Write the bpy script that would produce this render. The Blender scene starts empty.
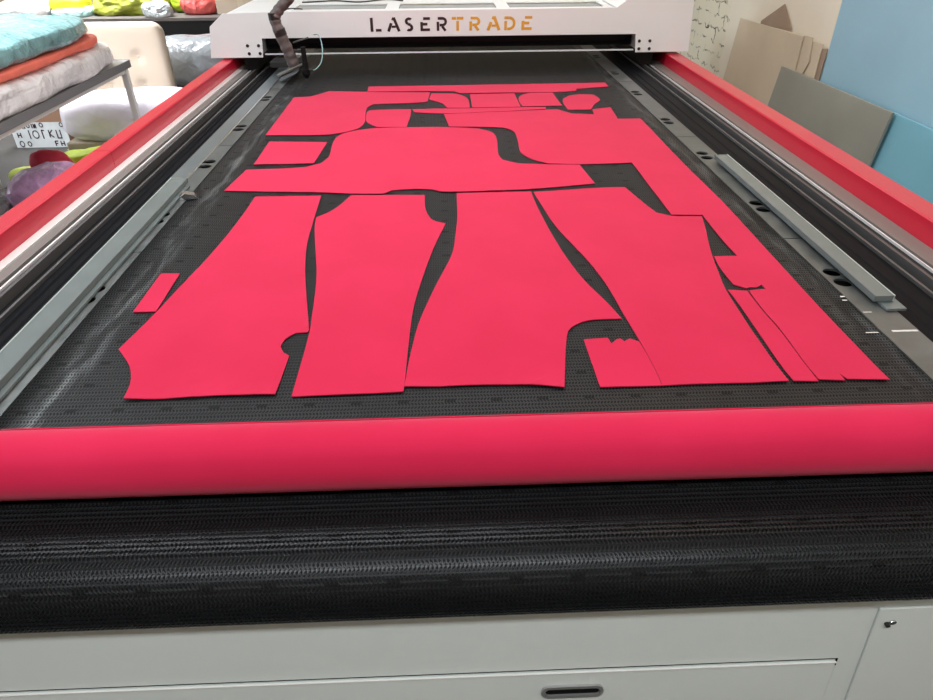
import bpy, bmesh, math, random
from mathutils import Vector, Matrix, noise

C = bpy.context.scene.collection
R = math.radians
random.seed(7)

# ------------------------------------------------------------------ materials
def new_mat(name):
    m = bpy.data.materials.new(name); m.use_nodes = True
    return m, m.node_tree.nodes, m.node_tree.links, m.node_tree.nodes['Principled BSDF']

def mat(name, col, rough=.5, metal=0., bump=0., bscale=30., var=0., vscale=6., sheen=0., spec=.5,
        trans=0., coat=0., stretch=None, rvar=0., alpha=1.):
    m, N, L, b = new_mat(name)
    b.inputs['Base Color'].default_value = (*col, 1)
    b.inputs['Roughness'].default_value = rough
    b.inputs['Metallic'].default_value = metal
    b.inputs['Specular IOR Level'].default_value = spec
    b.inputs['Sheen Weight'].default_value = sheen
    b.inputs['Sheen Roughness'].default_value = .45
    b.inputs['Transmission Weight'].default_value = trans
    b.inputs['Coat Weight'].default_value = coat
    b.inputs['Alpha'].default_value = alpha
    tc = N.new('ShaderNodeTexCoord'); src = tc.outputs['Object']
    if stretch:
        mp = N.new('ShaderNodeMapping'); mp.inputs['Scale'].default_value = stretch
        L.new(src, mp.inputs['Vector']); src = mp.outputs['Vector']
    if var or rvar:
        n = N.new('ShaderNodeTexNoise'); n.inputs['Scale'].default_value = vscale
        n.inputs['Detail'].default_value = 6; L.new(src, n.inputs['Vector'])
        if var:
            r = N.new('ShaderNodeMapRange'); r.inputs[1].default_value = .3; r.inputs[2].default_value = .7
            r.inputs[3].default_value = 1 - var; r.inputs[4].default_value = 1 + var
            L.new(n.outputs['Fac'], r.inputs[0])
            v = N.new('ShaderNodeVectorMath'); v.operation = 'SCALE'; v.inputs[0].default_value = col
            L.new(r.outputs[0], v.inputs['Scale']); L.new(v.outputs[0], b.inputs['Base Color'])
        if rvar:
            r = N.new('ShaderNodeMapRange'); r.inputs[1].default_value = .3; r.inputs[2].default_value = .7
            r.inputs[3].default_value = max(.02, rough - rvar); r.inputs[4].default_value = min(1, rough + rvar)
            L.new(n.outputs['Fac'], r.inputs[0]); L.new(r.outputs[0], b.inputs['Roughness'])
    if bump:
        n = N.new('ShaderNodeTexNoise'); n.inputs['Scale'].default_value = bscale
        n.inputs['Detail'].default_value = 4; L.new(src, n.inputs['Vector'])
        bp = N.new('ShaderNodeBump'); bp.inputs['Strength'].default_value = bump
        bp.inputs['Distance'].default_value = .01
        L.new(n.outputs['Fac'], bp.inputs['Height']); L.new(bp.outputs[0], b.inputs['Normal'])
    return m

M = {}
M['white'] = mat('white_paint', (.72, .71, .69), .38, bump=.04, bscale=300)
M['gantry_white'] = mat('gantry_white_paint', (.90, .915, .92), .42, bump=.03, bscale=300)
M['cabinet'] = mat('cabinet_grey_paint', (.62, .655, .635), .42, bump=.05, bscale=400, var=.02)
M['red_paint'] = mat('red_paint', (.60, .009, .036), .33, bump=.02, bscale=500, coat=.25)
M['black'] = mat('black_metal', (.005, .005, .006), .5, spec=.25, bump=.02)
M['void'] = mat('cavity_shade', (.004, .004, .004), .9, spec=.1)  # near-black colour paints the shade inside gaps, handle and bed hollow
M['channel'] = mat('dark_channel', (.005, .0055, .0075), .55, spec=.08, bump=.05, bscale=120, rvar=.08, stretch=(1, .05, 1))
M['rail_grey'] = mat('aluminium_lip', (.13, .128, .13), .45, .5)
M['ledge'] = mat('grey_ledge', (.26, .258, .245), .42, .35, bump=.06, bscale=200, stretch=(1, .03, 1))
M['steel'] = mat('polished_steel', (.85, .86, .88), .18, 1.)
M['plate'] = mat('edge_plate_steel', (.18, .195, .195), .38, .7, bump=.05, bscale=60, var=.18, vscale=14, rvar=.1)
M['plate_light'] = mat('lightened_steel', (.22, .26, .28), .3, .6, bump=.03, bscale=60, var=.06)
M['acrylic'] = mat('clear_acrylic', (.16, .19, .19), .22, 0., trans=.15, spec=.7, var=.06, vscale=9)
M['acrylic_edge'] = mat('acrylic_edge', (.50, .55, .53), .2, 0., trans=.2, spec=.7)
M['bolt'] = mat('dark_bolt', (.05, .05, .05), .35, .8)
M['screw'] = mat('screw_steel', (.7, .7, .7), .25, 1.)
M['letter_black'] = mat('black_lettering', (.035, .012, .015), .5)
M['letter_gold'] = mat('gold_lettering', (.78, .40, .045), .45)
M['panel_glass'] = mat('grey_window', (.45, .48, .48), .25)
M['hose'] = mat('hose_wrap', (.12, .10, .095), .5, bump=.4, bscale=60, var=.5, vscale=18)
M['tubing'] = mat('cyan_tube', (.30, .50, .52), .3)
M['red_fabric'] = None
M['rail_glint'] = mat('rail_painted_glint', (.85, .85, .86), .3, .2)  # near-white base colour paints the glint of the polished rails
M['lip'] = mat('white_lip', (.8, .85, .9), .3)
M['bracket'] = mat('head_bracket', (.045, .045, .045), .4, .5)

def fabric_mat():
    m, N, L, b = new_mat('red_fabric')
    tc = N.new('ShaderNodeTexCoord')
    n = N.new('ShaderNodeTexNoise'); n.inputs['Scale'].default_value = 5; n.inputs['Detail'].default_value = 5
    L.new(tc.outputs['Object'], n.inputs['Vector'])
    cr = N.new('ShaderNodeValToRGB')
    cr.color_ramp.elements[0].position = .3; cr.color_ramp.elements[0].color = (.56, .0165, .062, 1)
    cr.color_ramp.elements[1].position = .7; cr.color_ramp.elements[1].color = (.615, .020, .074, 1)
    L.new(n.outputs['Fac'], cr.inputs[0]); L.new(cr.outputs[0], b.inputs['Base Color'])
    b.inputs['Roughness'].default_value = .85
    b.inputs['Specular IOR Level'].default_value = .06
    b.inputs['Sheen Weight'].default_value = .15
    b.inputs['Sheen Roughness'].default_value = .5
    b.inputs['Sheen Tint'].default_value = (1, .75, .85, 1)
    w = N.new('ShaderNodeTexNoise'); w.inputs['Scale'].default_value = 900
    L.new(tc.outputs['Object'], w.inputs['Vector'])
    bp = N.new('ShaderNodeBump'); bp.inputs['Strength'].default_value = .12; bp.inputs['Distance'].default_value = .001
    L.new(w.outputs['Fac'], bp.inputs['Height']); L.new(bp.outputs[0], b.inputs['Normal'])
    return m
M['red_fabric'] = fabric_mat()

def math_node(N, L, op, a, b_=None, c=None):
    n = N.new('ShaderNodeMath'); n.operation = op
    for i, v in enumerate((a, b_, c)):
        if v is None: continue
        if hasattr(v, 'links') or hasattr(v, 'is_linked'): L.new(v, n.inputs[i])
        else: n.inputs[i].default_value = v
    return n.outputs[0]

def belt_mat():
    """Woven steel honeycomb belt: u = metres across, v = metres along."""
    m, N, L, b = new_mat('honeycomb_belt')
    uv = N.new('ShaderNodeUVMap'); uv.uv_map = 'UVMap'
    sep = N.new('ShaderNodeSeparateXYZ'); L.new(uv.outputs[0], sep.inputs[0])
    u, v = sep.outputs[0], sep.outputs[1]
    f = lambda op, a, b_=None, c=None: math_node(N, L, op, a, b_, c)
    PX, PY = .0058, .0098
    zig = f('MULTIPLY', f('ABSOLUTE', f('SUBTRACT', f('FRACT', f('DIVIDE', v, 2 * PY)), .5)), 1.3)
    uu = f('SUBTRACT', f('FRACT', f('ADD', f('DIVIDE', u, PX), zig)), .5)
    vv = f('SUBTRACT', f('FRACT', f('DIVIDE', v, PY)), .5)
    cu = f('MULTIPLY', f('ABSOLUTE', f('SUBTRACT', f('FRACT', f('DIVIDE', f('ADD', u, .0382), .082)), .5)), .082)
    cv = f('MULTIPLY', f('ABSOLUTE', f('SUBTRACT', f('FRACT', f('DIVIDE', v, .0735)), .5)), .0735)
    d = f('SQRT', f('ADD', f('POWER', f('DIVIDE', uu, .36), 2.), f('POWER', f('DIVIDE', vv, .46), 2.)))
    line = N.new('ShaderNodeMapRange'); line.interpolation_type = 'SMOOTHSTEP'
    line.inputs[1].default_value = .65; line.inputs[2].default_value = 1.15
    line.inputs[3].default_value = 0; line.inputs[4].default_value = 1
    L.new(d, line.inputs[0])
    # dark fastener clusters on a regular grid
    cl = f('MULTIPLY', f('LESS_THAN', cu, .0095), f('LESS_THAN', cv, .0052))
    cs = f('MULTIPLY', cl, f('LESS_THAN', f('ABSOLUTE', uu), .43))
    ncl = f('SUBTRACT', 1., f('MULTIPLY', cs, 1.))
    line2 = f('MULTIPLY', line.outputs[0], ncl)
    # wear: scuffed, brighter metal near the two long edges
    mp = N.new('ShaderNodeMapping'); mp.inputs['Scale'].default_value = (14, 2.2, 1); L.new(uv.outputs[0], mp.inputs[0])
    wn = N.new('ShaderNodeTexNoise'); wn.inputs['Scale'].default_value = 3; wn.inputs['Detail'].default_value = 8
    L.new(mp.outputs[0], wn.inputs['Vector'])
    el = N.new('ShaderNodeMapRange'); el.inputs[1].default_value = .035; el.inputs[2].default_value = .0
    L.new(f('ABSOLUTE', f('SUBTRACT', u, -.700)), el.inputs[0])
    er = N.new('ShaderNodeMapRange'); er.inputs[1].default_value = .05; er.inputs[2].default_value = .0
    L.new(f('ABSOLUTE', f('SUBTRACT', u, .862)), er.inputs[0])
    wn2 = N.new('ShaderNodeMapRange'); wn2.inputs[1].default_value = .46; wn2.inputs[2].default_value = .68
    L.new(wn.outputs['Fac'], wn2.inputs[0])
    wear = f('MULTIPLY', f('MAXIMUM', el.outputs[0], f('MULTIPLY', er.outputs[0], .7)), wn2.outputs[0])
    # general tone variation
    gn = N.new('ShaderNodeTexNoise'); gn.inputs['Scale'].default_value = 9; gn.inputs['Detail'].default_value = 6
    L.new(uv.outputs[0], gn.inputs['Vector'])
    tone = N.new('ShaderNodeMapRange'); tone.inputs[1].default_value = .3; tone.inputs[2].default_value = .7
    tone.inputs[3].default_value = .75; tone.inputs[4].default_value = 1.25
    L.new(gn.outputs['Fac'], tone.inputs[0])
    mix = N.new('ShaderNodeMix'); mix.data_type = 'RGBA'
    mix.inputs[6].default_value = (.003, .003, .0032, 1); mix.inputs[7].default_value = (.030, .0315, .034, 1)
    L.new(f('MULTIPLY', line2, tone.outputs[0]), mix.inputs[0])
    mix2 = N.new('ShaderNodeMix'); mix2.data_type = 'RGBA'; mix2.inputs[7].default_value = (.30, .32, .33, 1)
    L.new(f('MULTIPLY', wear, f('ADD', f('MULTIPLY', line2, .65), .12)), mix2.inputs[0]); L.new(mix.outputs[2], mix2.inputs[6])
    L.new(mix2.outputs[2], b.inputs['Base Color'])
    b.inputs['Metallic'].default_value = .35; b.inputs['Specular IOR Level'].default_value = .25
    rr = N.new('ShaderNodeMapRange'); rr.inputs[3].default_value = .62; rr.inputs[4].default_value = .34
    L.new(line2, rr.inputs[0]); L.new(rr.outputs[0], b.inputs['Roughness'])
    bp = N.new('ShaderNodeBump'); bp.inputs['Strength'].default_value = .3; bp.inputs['Distance'].default_value = .002
    L.new(line2, bp.inputs['Height']); L.new(bp.outputs[0], b.inputs['Normal'])
    return m
M['belt'] = belt_mat()

def wall_mat():
    m, N, L, b = new_mat('plaster_and_painted_brick')
    tc = N.new('ShaderNodeTexCoord'); sep = N.new('ShaderNodeSeparateXYZ'); L.new(tc.outputs['Object'], sep.inputs[0])
    f = lambda op, a, b_=None, c=None: math_node(N, L, op, a, b_, c)
    cmb = N.new('ShaderNodeCombineXYZ'); L.new(sep.outputs[1], cmb.inputs[0]); L.new(sep.outputs[2], cmb.inputs[1])
    nz = N.new('ShaderNodeTexNoise'); nz.inputs['Scale'].default_value = 16; nz.inputs['Detail'].default_value = 5
    L.new(cmb.outputs[0], nz.inputs['Vector'])
    off = N.new('ShaderNodeVectorMath'); off.operation = 'MULTIPLY_ADD'
    off.inputs[1].default_value = (.09, .09, .09); L.new(nz.outputs['Color'], off.inputs[0]); L.new(cmb.outputs[0], off.inputs[2])
    br = N.new('ShaderNodeTexBrick'); L.new(off.outputs[0], br.inputs['Vector'])
    br.inputs['Color1'].default_value = (.80, .76, .60, 1); br.inputs['Color2'].default_value = (.85, .80, .65, 1)
    br.inputs['Mortar'].default_value = (.07, .06, .045, 1)
    br.inputs['Scale'].default_value = 1; br.inputs['Brick Width'].default_value = .27
    br.inputs['Row Height'].default_value = .085; br.inputs['Mortar Size'].default_value = .006
    br.inputs['Mortar Smooth'].default_value = .1
    # mortar only shows dark here and there
    n3 = N.new('ShaderNodeTexNoise'); n3.inputs['Scale'].default_value = 11; n3.inputs['Detail'].default_value = 3
    L.new(cmb.outputs[0], n3.inputs['Vector'])
    gate = N.new('ShaderNodeMapRange'); gate.inputs[1].default_value = .44; gate.inputs[2].default_value = .66
    L.new(n3.outputs['Fac'], gate.inputs[0])
    paint = N.new('ShaderNodeMix'); paint.data_type = 'RGBA'
    paint.inputs[6].default_value = (.82, .78, .62, 1); L.new(gate.outputs[0], paint.inputs[0]); L.new(br.outputs['Color'], paint.inputs[7])
    pl = N.new('ShaderNodeMix'); pl.data_type = 'RGBA'
    pl.inputs[6].default_value = (.82, .77, .64, 1); pl.inputs[7].default_value = (.88, .83, .70, 1)
    n2 = N.new('ShaderNodeTexNoise'); n2.inputs['Scale'].default_value = 2.5; n2.inputs['Detail'].default_value = 6
    L.new(tc.outputs['Object'], n2.inputs['Vector']); L.new(n2.outputs['Fac'], pl.inputs[0])
    edge = f('GREATER_THAN', f('ADD', sep.outputs[1], f('MULTIPLY', nz.outputs['Fac'], .22)), 5.12)
    fin = N.new('ShaderNodeMix'); fin.data_type = 'RGBA'
    L.new(edge, fin.inputs[0]); L.new(pl.outputs[2], fin.inputs[6]); L.new(paint.outputs[2], fin.inputs[7])
    L.new(fin.outputs[2], b.inputs['Base Color']); b.inputs['Roughness'].default_value = .9
    h = f('SUBTRACT', f('MULTIPLY', nz.outputs['Fac'], .4), f('MULTIPLY', edge, f('MULTIPLY', br.outputs['Fac'], gate.outputs[0])))
    bp = N.new('ShaderNodeBump'); bp.inputs['Strength'].default_value = .5; bp.inputs['Distance'].default_value = .012
    L.new(h, bp.inputs['Height']); L.new(bp.outputs[0], b.inputs['Normal'])
    return m

# ------------------------------------------------------------------ mesh helpers
def link(name, bm, m, parent=None, smooth=False, bev=0.):
    bmesh.ops.recalc_face_normals(bm, faces=bm.faces)
    if bev:
        es = [e for e in bm.edges if len(e.link_faces) == 2 and e.calc_face_angle(0) > .6]
        bmesh.ops.bevel(bm, geom=es, offset=bev, segments=2, affect='EDGES', profile=.6, clamp_overlap=True)
    me = bpy.data.meshes.new(name); bm.to_mesh(me); bm.free()
    for p in me.polygons: p.use_smooth = smooth
    ms = m if isinstance(m, (list, tuple)) else [m]
    for x in ms: me.materials.append(x)
    o = bpy.data.objects.new(name, me); C.objects.link(o)
    if parent: o.parent = parent
    return o

def box(bm, x0, x1, y0, y1, z0, z1):
    vs = [bm.verts.new((x, y, z)) for x in (x0, x1) for y in (y0, y1) for z in (z0, z1)]
    for f in ((0, 1, 3, 2), (4, 6, 7, 5), (0, 4, 5, 1), (2, 3, 7, 6), (0, 2, 6, 4), (1, 5, 7, 3)):
        bm.faces.new([vs[i] for i in f])
    return vs

def boxes(*bs):
    bm = bmesh.new()
    for b in bs: box(bm, *b)
    return bm

def prism(bm, pts, axis, a, b):
    """Extrude a 2D outline: axis 'y': pts are (x,z); axis 'x': (y,z); axis 'z': (x,y)."""
    def P(p, t):
        return {'y': (p[0], t, p[1]), 'x': (t, p[0], p[1]), 'z': (p[0], p[1], t)}[axis]
    A = [bm.verts.new(P(p, a)) for p in pts]; B = [bm.verts.new(P(p, b)) for p in pts]
    bm.faces.new(A); bm.faces.new(B[::-1]); n = len(pts)
    for i in range(n): bm.faces.new((A[i], A[(i + 1) % n], B[(i + 1) % n], B[i]))
    return bm

def cyl(bm, c, axis, r, L_, n=24, r2=None):
    ax = Vector(axis).normalized(); t = ax.orthogonal().normalized(); s = ax.cross(t)
    c = Vector(c); r2 = r if r2 is None else r2
    A = [bm.verts.new(c + (t * math.cos(2 * math.pi * i / n) + s * math.sin(2 * math.pi * i / n)) * r) for i in range(n)]
    B = [bm.verts.new(c + ax * L_ + (t * math.cos(2 * math.pi * i / n) + s * math.sin(2 * math.pi * i / n)) * r2) for i in range(n)]
    bm.faces.new(A[::-1]); bm.faces.new(B)
    for i in range(n): bm.faces.new((A[i], A[(i + 1) % n], B[(i + 1) % n], B[i]))
    return bm

def catmull(pts, k=6):
    P = [Vector(p) for p in pts]; out = []
    for i in range(len(P) - 1):
        p0 = P[max(i - 1, 0)]; p1 = P[i]; p2 = P[i + 1]; p3 = P[min(i + 2, len(P) - 1)]
        for j in range(k):
            t = j / k
            out.append(.5 * ((2 * p1) + (-p0 + p2) * t + (2 * p0 - 5 * p1 + 4 * p2 - p3) * t * t + (-p0 + 3 * p1 - 3 * p2 + p3) * t ** 3))
    out.append(P[-1]); return out

def tube(bm, pts, r, n=12, k=6, rf=None):
    path = catmull(pts, k); prev = None; rings = []
    for i, p in enumerate(path):
        d = (path[min(i + 1, len(path) - 1)] - path[max(i - 1, 0)]).normalized()
        t = d.orthogonal().normalized() if prev is None else (prev - d * prev.dot(d)).normalized()
        prev = t; s = d.cross(t); rr = rf(i / (len(path) - 1)) if rf else r
        rings.append([bm.verts.new(p + (t * math.cos(2 * math.pi * j / n) + s * math.sin(2 * math.pi * j / n)) * rr) for j in range(n)])
    for a, b in zip(rings, rings[1:]):
        for j in range(n): bm.faces.new((a[j], a[(j + 1) % n], b[(j + 1) % n], b[j]))
    bm.faces.new(rings[0][::-1]); bm.faces.new(rings[-1])
    return bm

def thing(name, label, cat, loc=(0, 0, 0), group=None, rot=(0, 0, 0)):
    o = bpy.data.objects.new(name, None); C.objects.link(o); o.location = loc; o.rotation_euler = rot
    o['label'] = label; o['category'] = cat
    if group: o['group'] = group
    return o

def tag(o, label, cat, group=None):
    o['label'] = label; o['category'] = cat
    if group: o['group'] = group
    return o

def struct(name, bm, m, **k):
    o = link(name, bm, m, **k); o['kind'] = 'structure'; return o

def bag(name, size, m, seed, amp=.05, freq=3., flat=0., expo=2.6, crease=.6, res=48, parent=None, ridge=True):
    """A soft crumpled bundle resting on z=0, centred on x,y."""
    bm = bmesh.new(); bmesh.ops.create_icosphere(bm, subdivisions=5 if res > 30 else 4, radius=1)
    sx, sy, sz = (s / 2 for s in size); o3 = Vector((seed * 3.7, seed * 1.3, seed * 2.1))
    for v in bm.verts:
        c = v.co.normalized()
        k = (abs(c.x) ** expo + abs(c.y) ** expo + abs(c.z) ** expo) ** (-1 / expo)
        p = Vector((c.x * k * sx, c.y * k * sy, c.z * k * sz))
        q = Vector((p.x, p.y, p.z * 1.4)) * freq + o3
        n1 = noise.noise(q); n2 = 1 - abs(noise.noise(q * 2.1)) * 2; n3 = 1 - abs(noise.noise(q * 4.7)) * 2
        d = amp * (n1 + (crease * (n2 * .5 + n3 * .28) if ridge else 0))
        p += c * d
        v.co = p
    lo = -sz * .82
    for v in bm.verts:
        if v.co.z < lo: v.co.z = lo
        v.co.z -= lo
    return link(name, bm, m, parent, smooth=True)

# ------------------------------------------------------------------ camera
cam = bpy.data.cameras.new('camera'); co = bpy.data.objects.new('camera', cam); C.objects.link(co)
right = Vector((0.99924542, -0.03846356, -0.00539953)); down = Vector((-0.02577622, -0.55270729, -0.83297673)); fwd = Vector((0.02905489, 0.83248736, -0.55328167))
mw = Matrix((( right.x, -down.x, -fwd.x, 0), (right.y, -down.y, -fwd.y, 0), (right.z, -down.z, -fwd.z, 1.62), (0, 0, 0, 1)))
co.matrix_world = mw
cam.sensor_width = 36; cam.lens = 664.487 * 36 / 933; cam.clip_start = .05
bpy.context.scene.camera = co

BZ = .90          # height of the cutting bed
Y0, Y1 = .62, 5.2

# ------------------------------------------------------------------ room shell
floor_m = mat('concrete_floor', (.030, .028, .026), .6, bump=.15, bscale=20, var=.2, vscale=3)
back_m = mat('beige_plaster', (.62, .52, .42), .9, bump=.1, bscale=20, var=.05)
ceil_m = mat('ceiling_paint', (.75, .75, .73), .9)
struct('floor', boxes((-6.2, 2.2, -3.2, 9.2, -.1, 0)), floor_m)
struct('ceiling', boxes((-6.2, 2.2, -3.2, 9.2, 3.2, 3.3)), ceil_m)
struct('wall_right', boxes((2.0, 2.2, -3.2, 9.2, 0, 3.2)), wall_mat())
struct('wall_back', boxes((-6.2, 2.0, 9.0, 9.2, 0, 3.2)), back_m)
struct('wall_front', boxes((-6.2, 2.0, -3.2, -3.0, 0, 3.2)), back_m)
# left wall with a long window opening
struct('wall_left', boxes((-6.2, -6.0, -3.0, 9.0, 0, .9), (-6.2, -6.0, -3.0, 9.0, 2.6, 3.2),
                          (-6.2, -6.0, -3.0, 1.0, .9, 2.6), (-6.2, -6.0, 8.4, 9.0, .9, 2.6)), back_m)

# ------------------------------------------------------------------ laser cutting machine
mach = thing('laser_cutting_machine', 'large white and red laser cutting table with a black honeycomb conveyor bed', 'machine', (0, 0, 0))
FY, FZ = .59, .765
def fy(z): return FY - .12 * (FZ - z)

# cabinet body with its sloping front panel
bm = bmesh.new()
prism(bm, [(fy(0.06), .06), (FY, FZ), (.70, .765), (.70, .84), (Y1, .84), (Y1, .06)], 'x', -1.10, 1.235)
body = link('cabinet_body', bm, M['cabinet'], mach, bev=.003)
# plinth
link('plinth', boxes((-1.05, 1.18, .62, Y1 - .1, 0, .06)), M['black'], mach)

def on_face(x0, x1, z0, z1, t0, t1):
    """box lying on the sloping front panel, t = distance out of it"""
    bm = bmesh.new(); vs = box(bm, x0, x1, 0, 1, z0, z1)
    for v in bm.verts:
        t = t0 if v.co.y < .5 else t1
        v.co.y = fy(v.co.z) - t
    return bm
# wide front drawer, fitted flush; the raised white lip paints its top-edge highlight
dr = link('front_drawer', on_face(-.98, .593, .16, .640, .0005, .0035), M['cabinet'], mach, bev=.0012)
link('seam_gap', on_face(-.985, .597, .6418, .6427, -.001, .0008), M['void'], dr)
link('lip_highlight', on_face(-.98, .593, .6382, .6412, .0036, .0058), M['white'], dr, bev=.0008)
link('seam_gap', on_face(.5935, .5965, .628, .6425, -.001, .0012), M['void'], dr)
# recessed pull handle, a stadium with a bright rim
def stadium(w, h, n=10):
    out = []
    for i in range(n + 1):
        a = -math.pi / 2 + math.pi * i / n; out.append((w / 2 - h / 2 + math.cos(a) * h / 2, math.sin(a) * h / 2))
    for i in range(n + 1):
        a = math.pi / 2 + math.pi * i / n; out.append((-w / 2 + h / 2 + math.cos(a) * h / 2, math.sin(a) * h / 2))
    return out
def pull(parent, cx, cz):
    bm = bmesh.new()
    O = stadium(.098, .026); I = stadium(.086, .015); n = len(O)
    def P(p, t): z = cz + p[1]; return (cx + p[0], fy(z) - t, z)
    vo = [bm.verts.new(P(p, .0035)) for p in O]; vt = [bm.verts.new(P(p, .0075)) for p in O]
    vi = [bm.verts.new(P(p, .0075)) for p in I]; vb = [bm.verts.new(P(p, .0042)) for p in I]
    for i in range(n):
        j = (i + 1) % n
        bm.faces.new((vo[i], vo[j], vt[j], vt[i])); bm.faces.new((vt[i], vt[j], vi[j], vi[i])); bm.faces.new((vi[i], vi[j], vb[j], vb[i]))
    rim = link('pull_handle', bm, mat('handle_metal', (.42, .42, .42), .3, .7), parent, smooth=False)
    bm = bmesh.new(); bm.faces.new([bm.verts.new(P(p, .0043)) for p in I])  # flat black face paints the shade of a recess
    o = link('recess_shade', bm, M['void'], parent)
    rim['label'] = 'dark metal oval pull'
pull(dr, .182, .5985)
# hinged service door at the right
dd = link('service_door', on_face(.632, 1.18, .16, .752, .0005, .0045), M['cabinet'], mach, bev=.0012)
bm = bmesh.new(); cyl(bm, (.657, fy(.725) - .0045, .725), (0, -1, -.12), .0055, .003, 16)
link('screw', bm, M['screw'], dd, bev=.0006)
bm = bmesh.new(); cyl(bm, (.649, fy(.724) - .0045, .722), (0, -1, -.12), .0035, .006, 12)
link('latch_pin', bm, M['bolt'], dd)

# bed substructure
link('bed_base', boxes((-1.095, 1.228, .72, Y1, .84, .876)), M['void'], mach)

# conveyor belt: flat run, round the front roller, and back underneath
RC, RR = .615, .061
def belt():
    xs = [-.765 + i * (1.645) / 40 for i in range(41)]
    prof = []
    y = 4.95
    while y > RC + .05: prof.append((y, BZ)); y -= .15
    prof.append((RC + .02, BZ))
    for i in range(0, 25):
        a = math.pi * i / 24; prof.append((RC - math.sin(a) * RR, BZ - RR + math.cos(a) * RR))
    prof.append((.69, BZ - 2 * RR))
    bm = bmesh.new(); uvl = bm.loops.layers.uv.new('UVMap')
    s = 0; S = [0]
    for a, b in zip(prof, prof[1:]): s += math.dist(a, b); S.append(s)
    # shift so that a row of fasteners falls at y = .924
    off = None
    for (a, b, sa) in zip(prof, prof[1:], S):
        if a[0] >= .924 >= b[0]: off = sa + (a[0] - .924); break
    G = [[bm.verts.new((x, p[0], p[1])) for x in xs] for p in prof]
    for i in range(len(prof) - 1):
        for j in range(len(xs) - 1):
            f = bm.faces.new((G[i][j], G[i + 1][j], G[i + 1][j + 1], G[i][j + 1]))
            for lp, (ii, jj) in zip(f.loops, ((i, j), (i + 1, j), (i + 1, j + 1), (i, j + 1))):
                lp[uvl].uv = (xs[jj], S[ii] - off + .0735 * 60.5)
    me = bpy.data.meshes.new('conveyor_belt'); bm.to_mesh(me); bm.free()
    for p in me.polygons: p.use_smooth = True
    me.materials.append(M['belt'])
    o = bpy.data.objects.new('conveyor_belt', me); C.objects.link(o); o.parent = mach
    so = o.modifiers.new('thickness', 'SOLIDIFY'); so.thickness = .004; so.offset = -1
    return o
bl = belt()
# the links that stand proud where the belt bends over the roller
bm = bmesh.new()
PX, PY = .0064, .0082
nrow = int((math.pi * RR + .12) / PY)
for r_ in range(nrow):
    s = r_ * PY - .10
    def pos(s, h):
        if s < 0: return (RC - s, BZ + h)
        a = s / RR
        return (RC - math.sin(a) * (RR + h), BZ - RR + math.cos(a) * (RR + h))
    if s / RR > 2.6: break
    prevv = None; x = -.765; k = 0
    while x <= .88:
        ds = (.34 if k % 2 else 0) * PY
        c0 = pos(s + ds, .0002); c1 = pos(s + ds, .0030); c2 = pos(s + ds + .0022, .0030)
        vs = [bm.verts.new((x, *c0)), bm.verts.new((x, *c1)), bm.verts.new((x, *c2))]
        if prevv:
            bm.faces.new((prevv[0], vs[0], vs[1], prevv[1])); bm.faces.new((prevv[1], vs[1], vs[2], prevv[2]))
        prevv = vs; x += PX / 2; k += 1
me = bpy.data.meshes.new('belt_link'); bm.to_mesh(me); bm.free()
me.materials.append(mat('link_steel', (.016, .017, .019), .36, .5, spec=.25))
o = bpy.data.objects.new('belt_links', me); C.objects.link(o); o.parent = bl; o['kind'] = 'stuff'
bm = bmesh.new(); cyl(bm, (-.80, RC, BZ - RR), (1, 0, 0), RR - .006, 1.715, 48)
link('front_roller', bm, M['black'], mach, smooth=False)
for sx in (-.84, .915):
    link('roller_bracket', boxes((sx, sx + .035, .56, .70, .765, .885)), M['black'], mach, bev=.004)

# perforated steel edge plates with hole pairs, in segments
def plate(x0, x1, y0, y1, holes, r=.0205):
    bm = bmesh.new(); es = []
    def loop(pts):
        vs = [bm.verts.new((p[0], p[1], BZ - .003)) for p in pts]
        for i in range(len(vs)): es.append(bm.edges.new((vs[i], vs[(i + 1) % len(vs)])))
    loop([(x0, y0), (x1, y0), (x1, y1), (x0, y1)])
    for hx, hy in holes: loop([(hx + r * math.cos(2 * math.pi * i / 20), hy + r * .95 * math.sin(2 * math.pi * i / 20)) for i in range(20)])
    bmesh.ops.triangle_fill(bm, use_beauty=True, use_dissolve=False, edges=es)
    bmesh.ops.recalc_face_normals(bm, faces=bm.faces)
    r_ = bmesh.ops.extrude_face_region(bm, geom=bm.faces[:])
    for v in r_['geom']:
        if isinstance(v, bmesh.types.BMVert): v.co.z += .005
    return bm
pairs = [.885, 1.345, 1.788, 2.262, 2.711, 3.20, 3.66, 4.12, 4.58]
def edge_run(x0, x1, hx, seams):
    for a, b in zip(seams, seams[1:]):
        hs = [(hx, y + s) for y in pairs for s in (-.0255, .0255) if a + .03 < y < b - .03]
        link('edge_plate', plate(x0, x1, a + .0025, b - .0025, hs), M['plate'], mach)
edge_run(-.874, -.766, -.797, [.72, 1.565, 2.475, 3.39, 4.30, 4.95])
edge_run(.881, .958, .910, [.72, 1.565, 2.490, 3.452, 4.35, 4.95])
# black walls of the holes' cavity need no object: the bed base below is black

def run(name, m, x0, x1, z0, z1, y0=.66, y1=5.1, bev=0., prof=None):
    bm = bmesh.new()
    if prof: prism(bm, prof, 'y', y0, y1)
    else: box(bm, x0, x1, y0, y1, z0, z1)
    return link(name, bm, m, mach, bev=bev)
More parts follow.
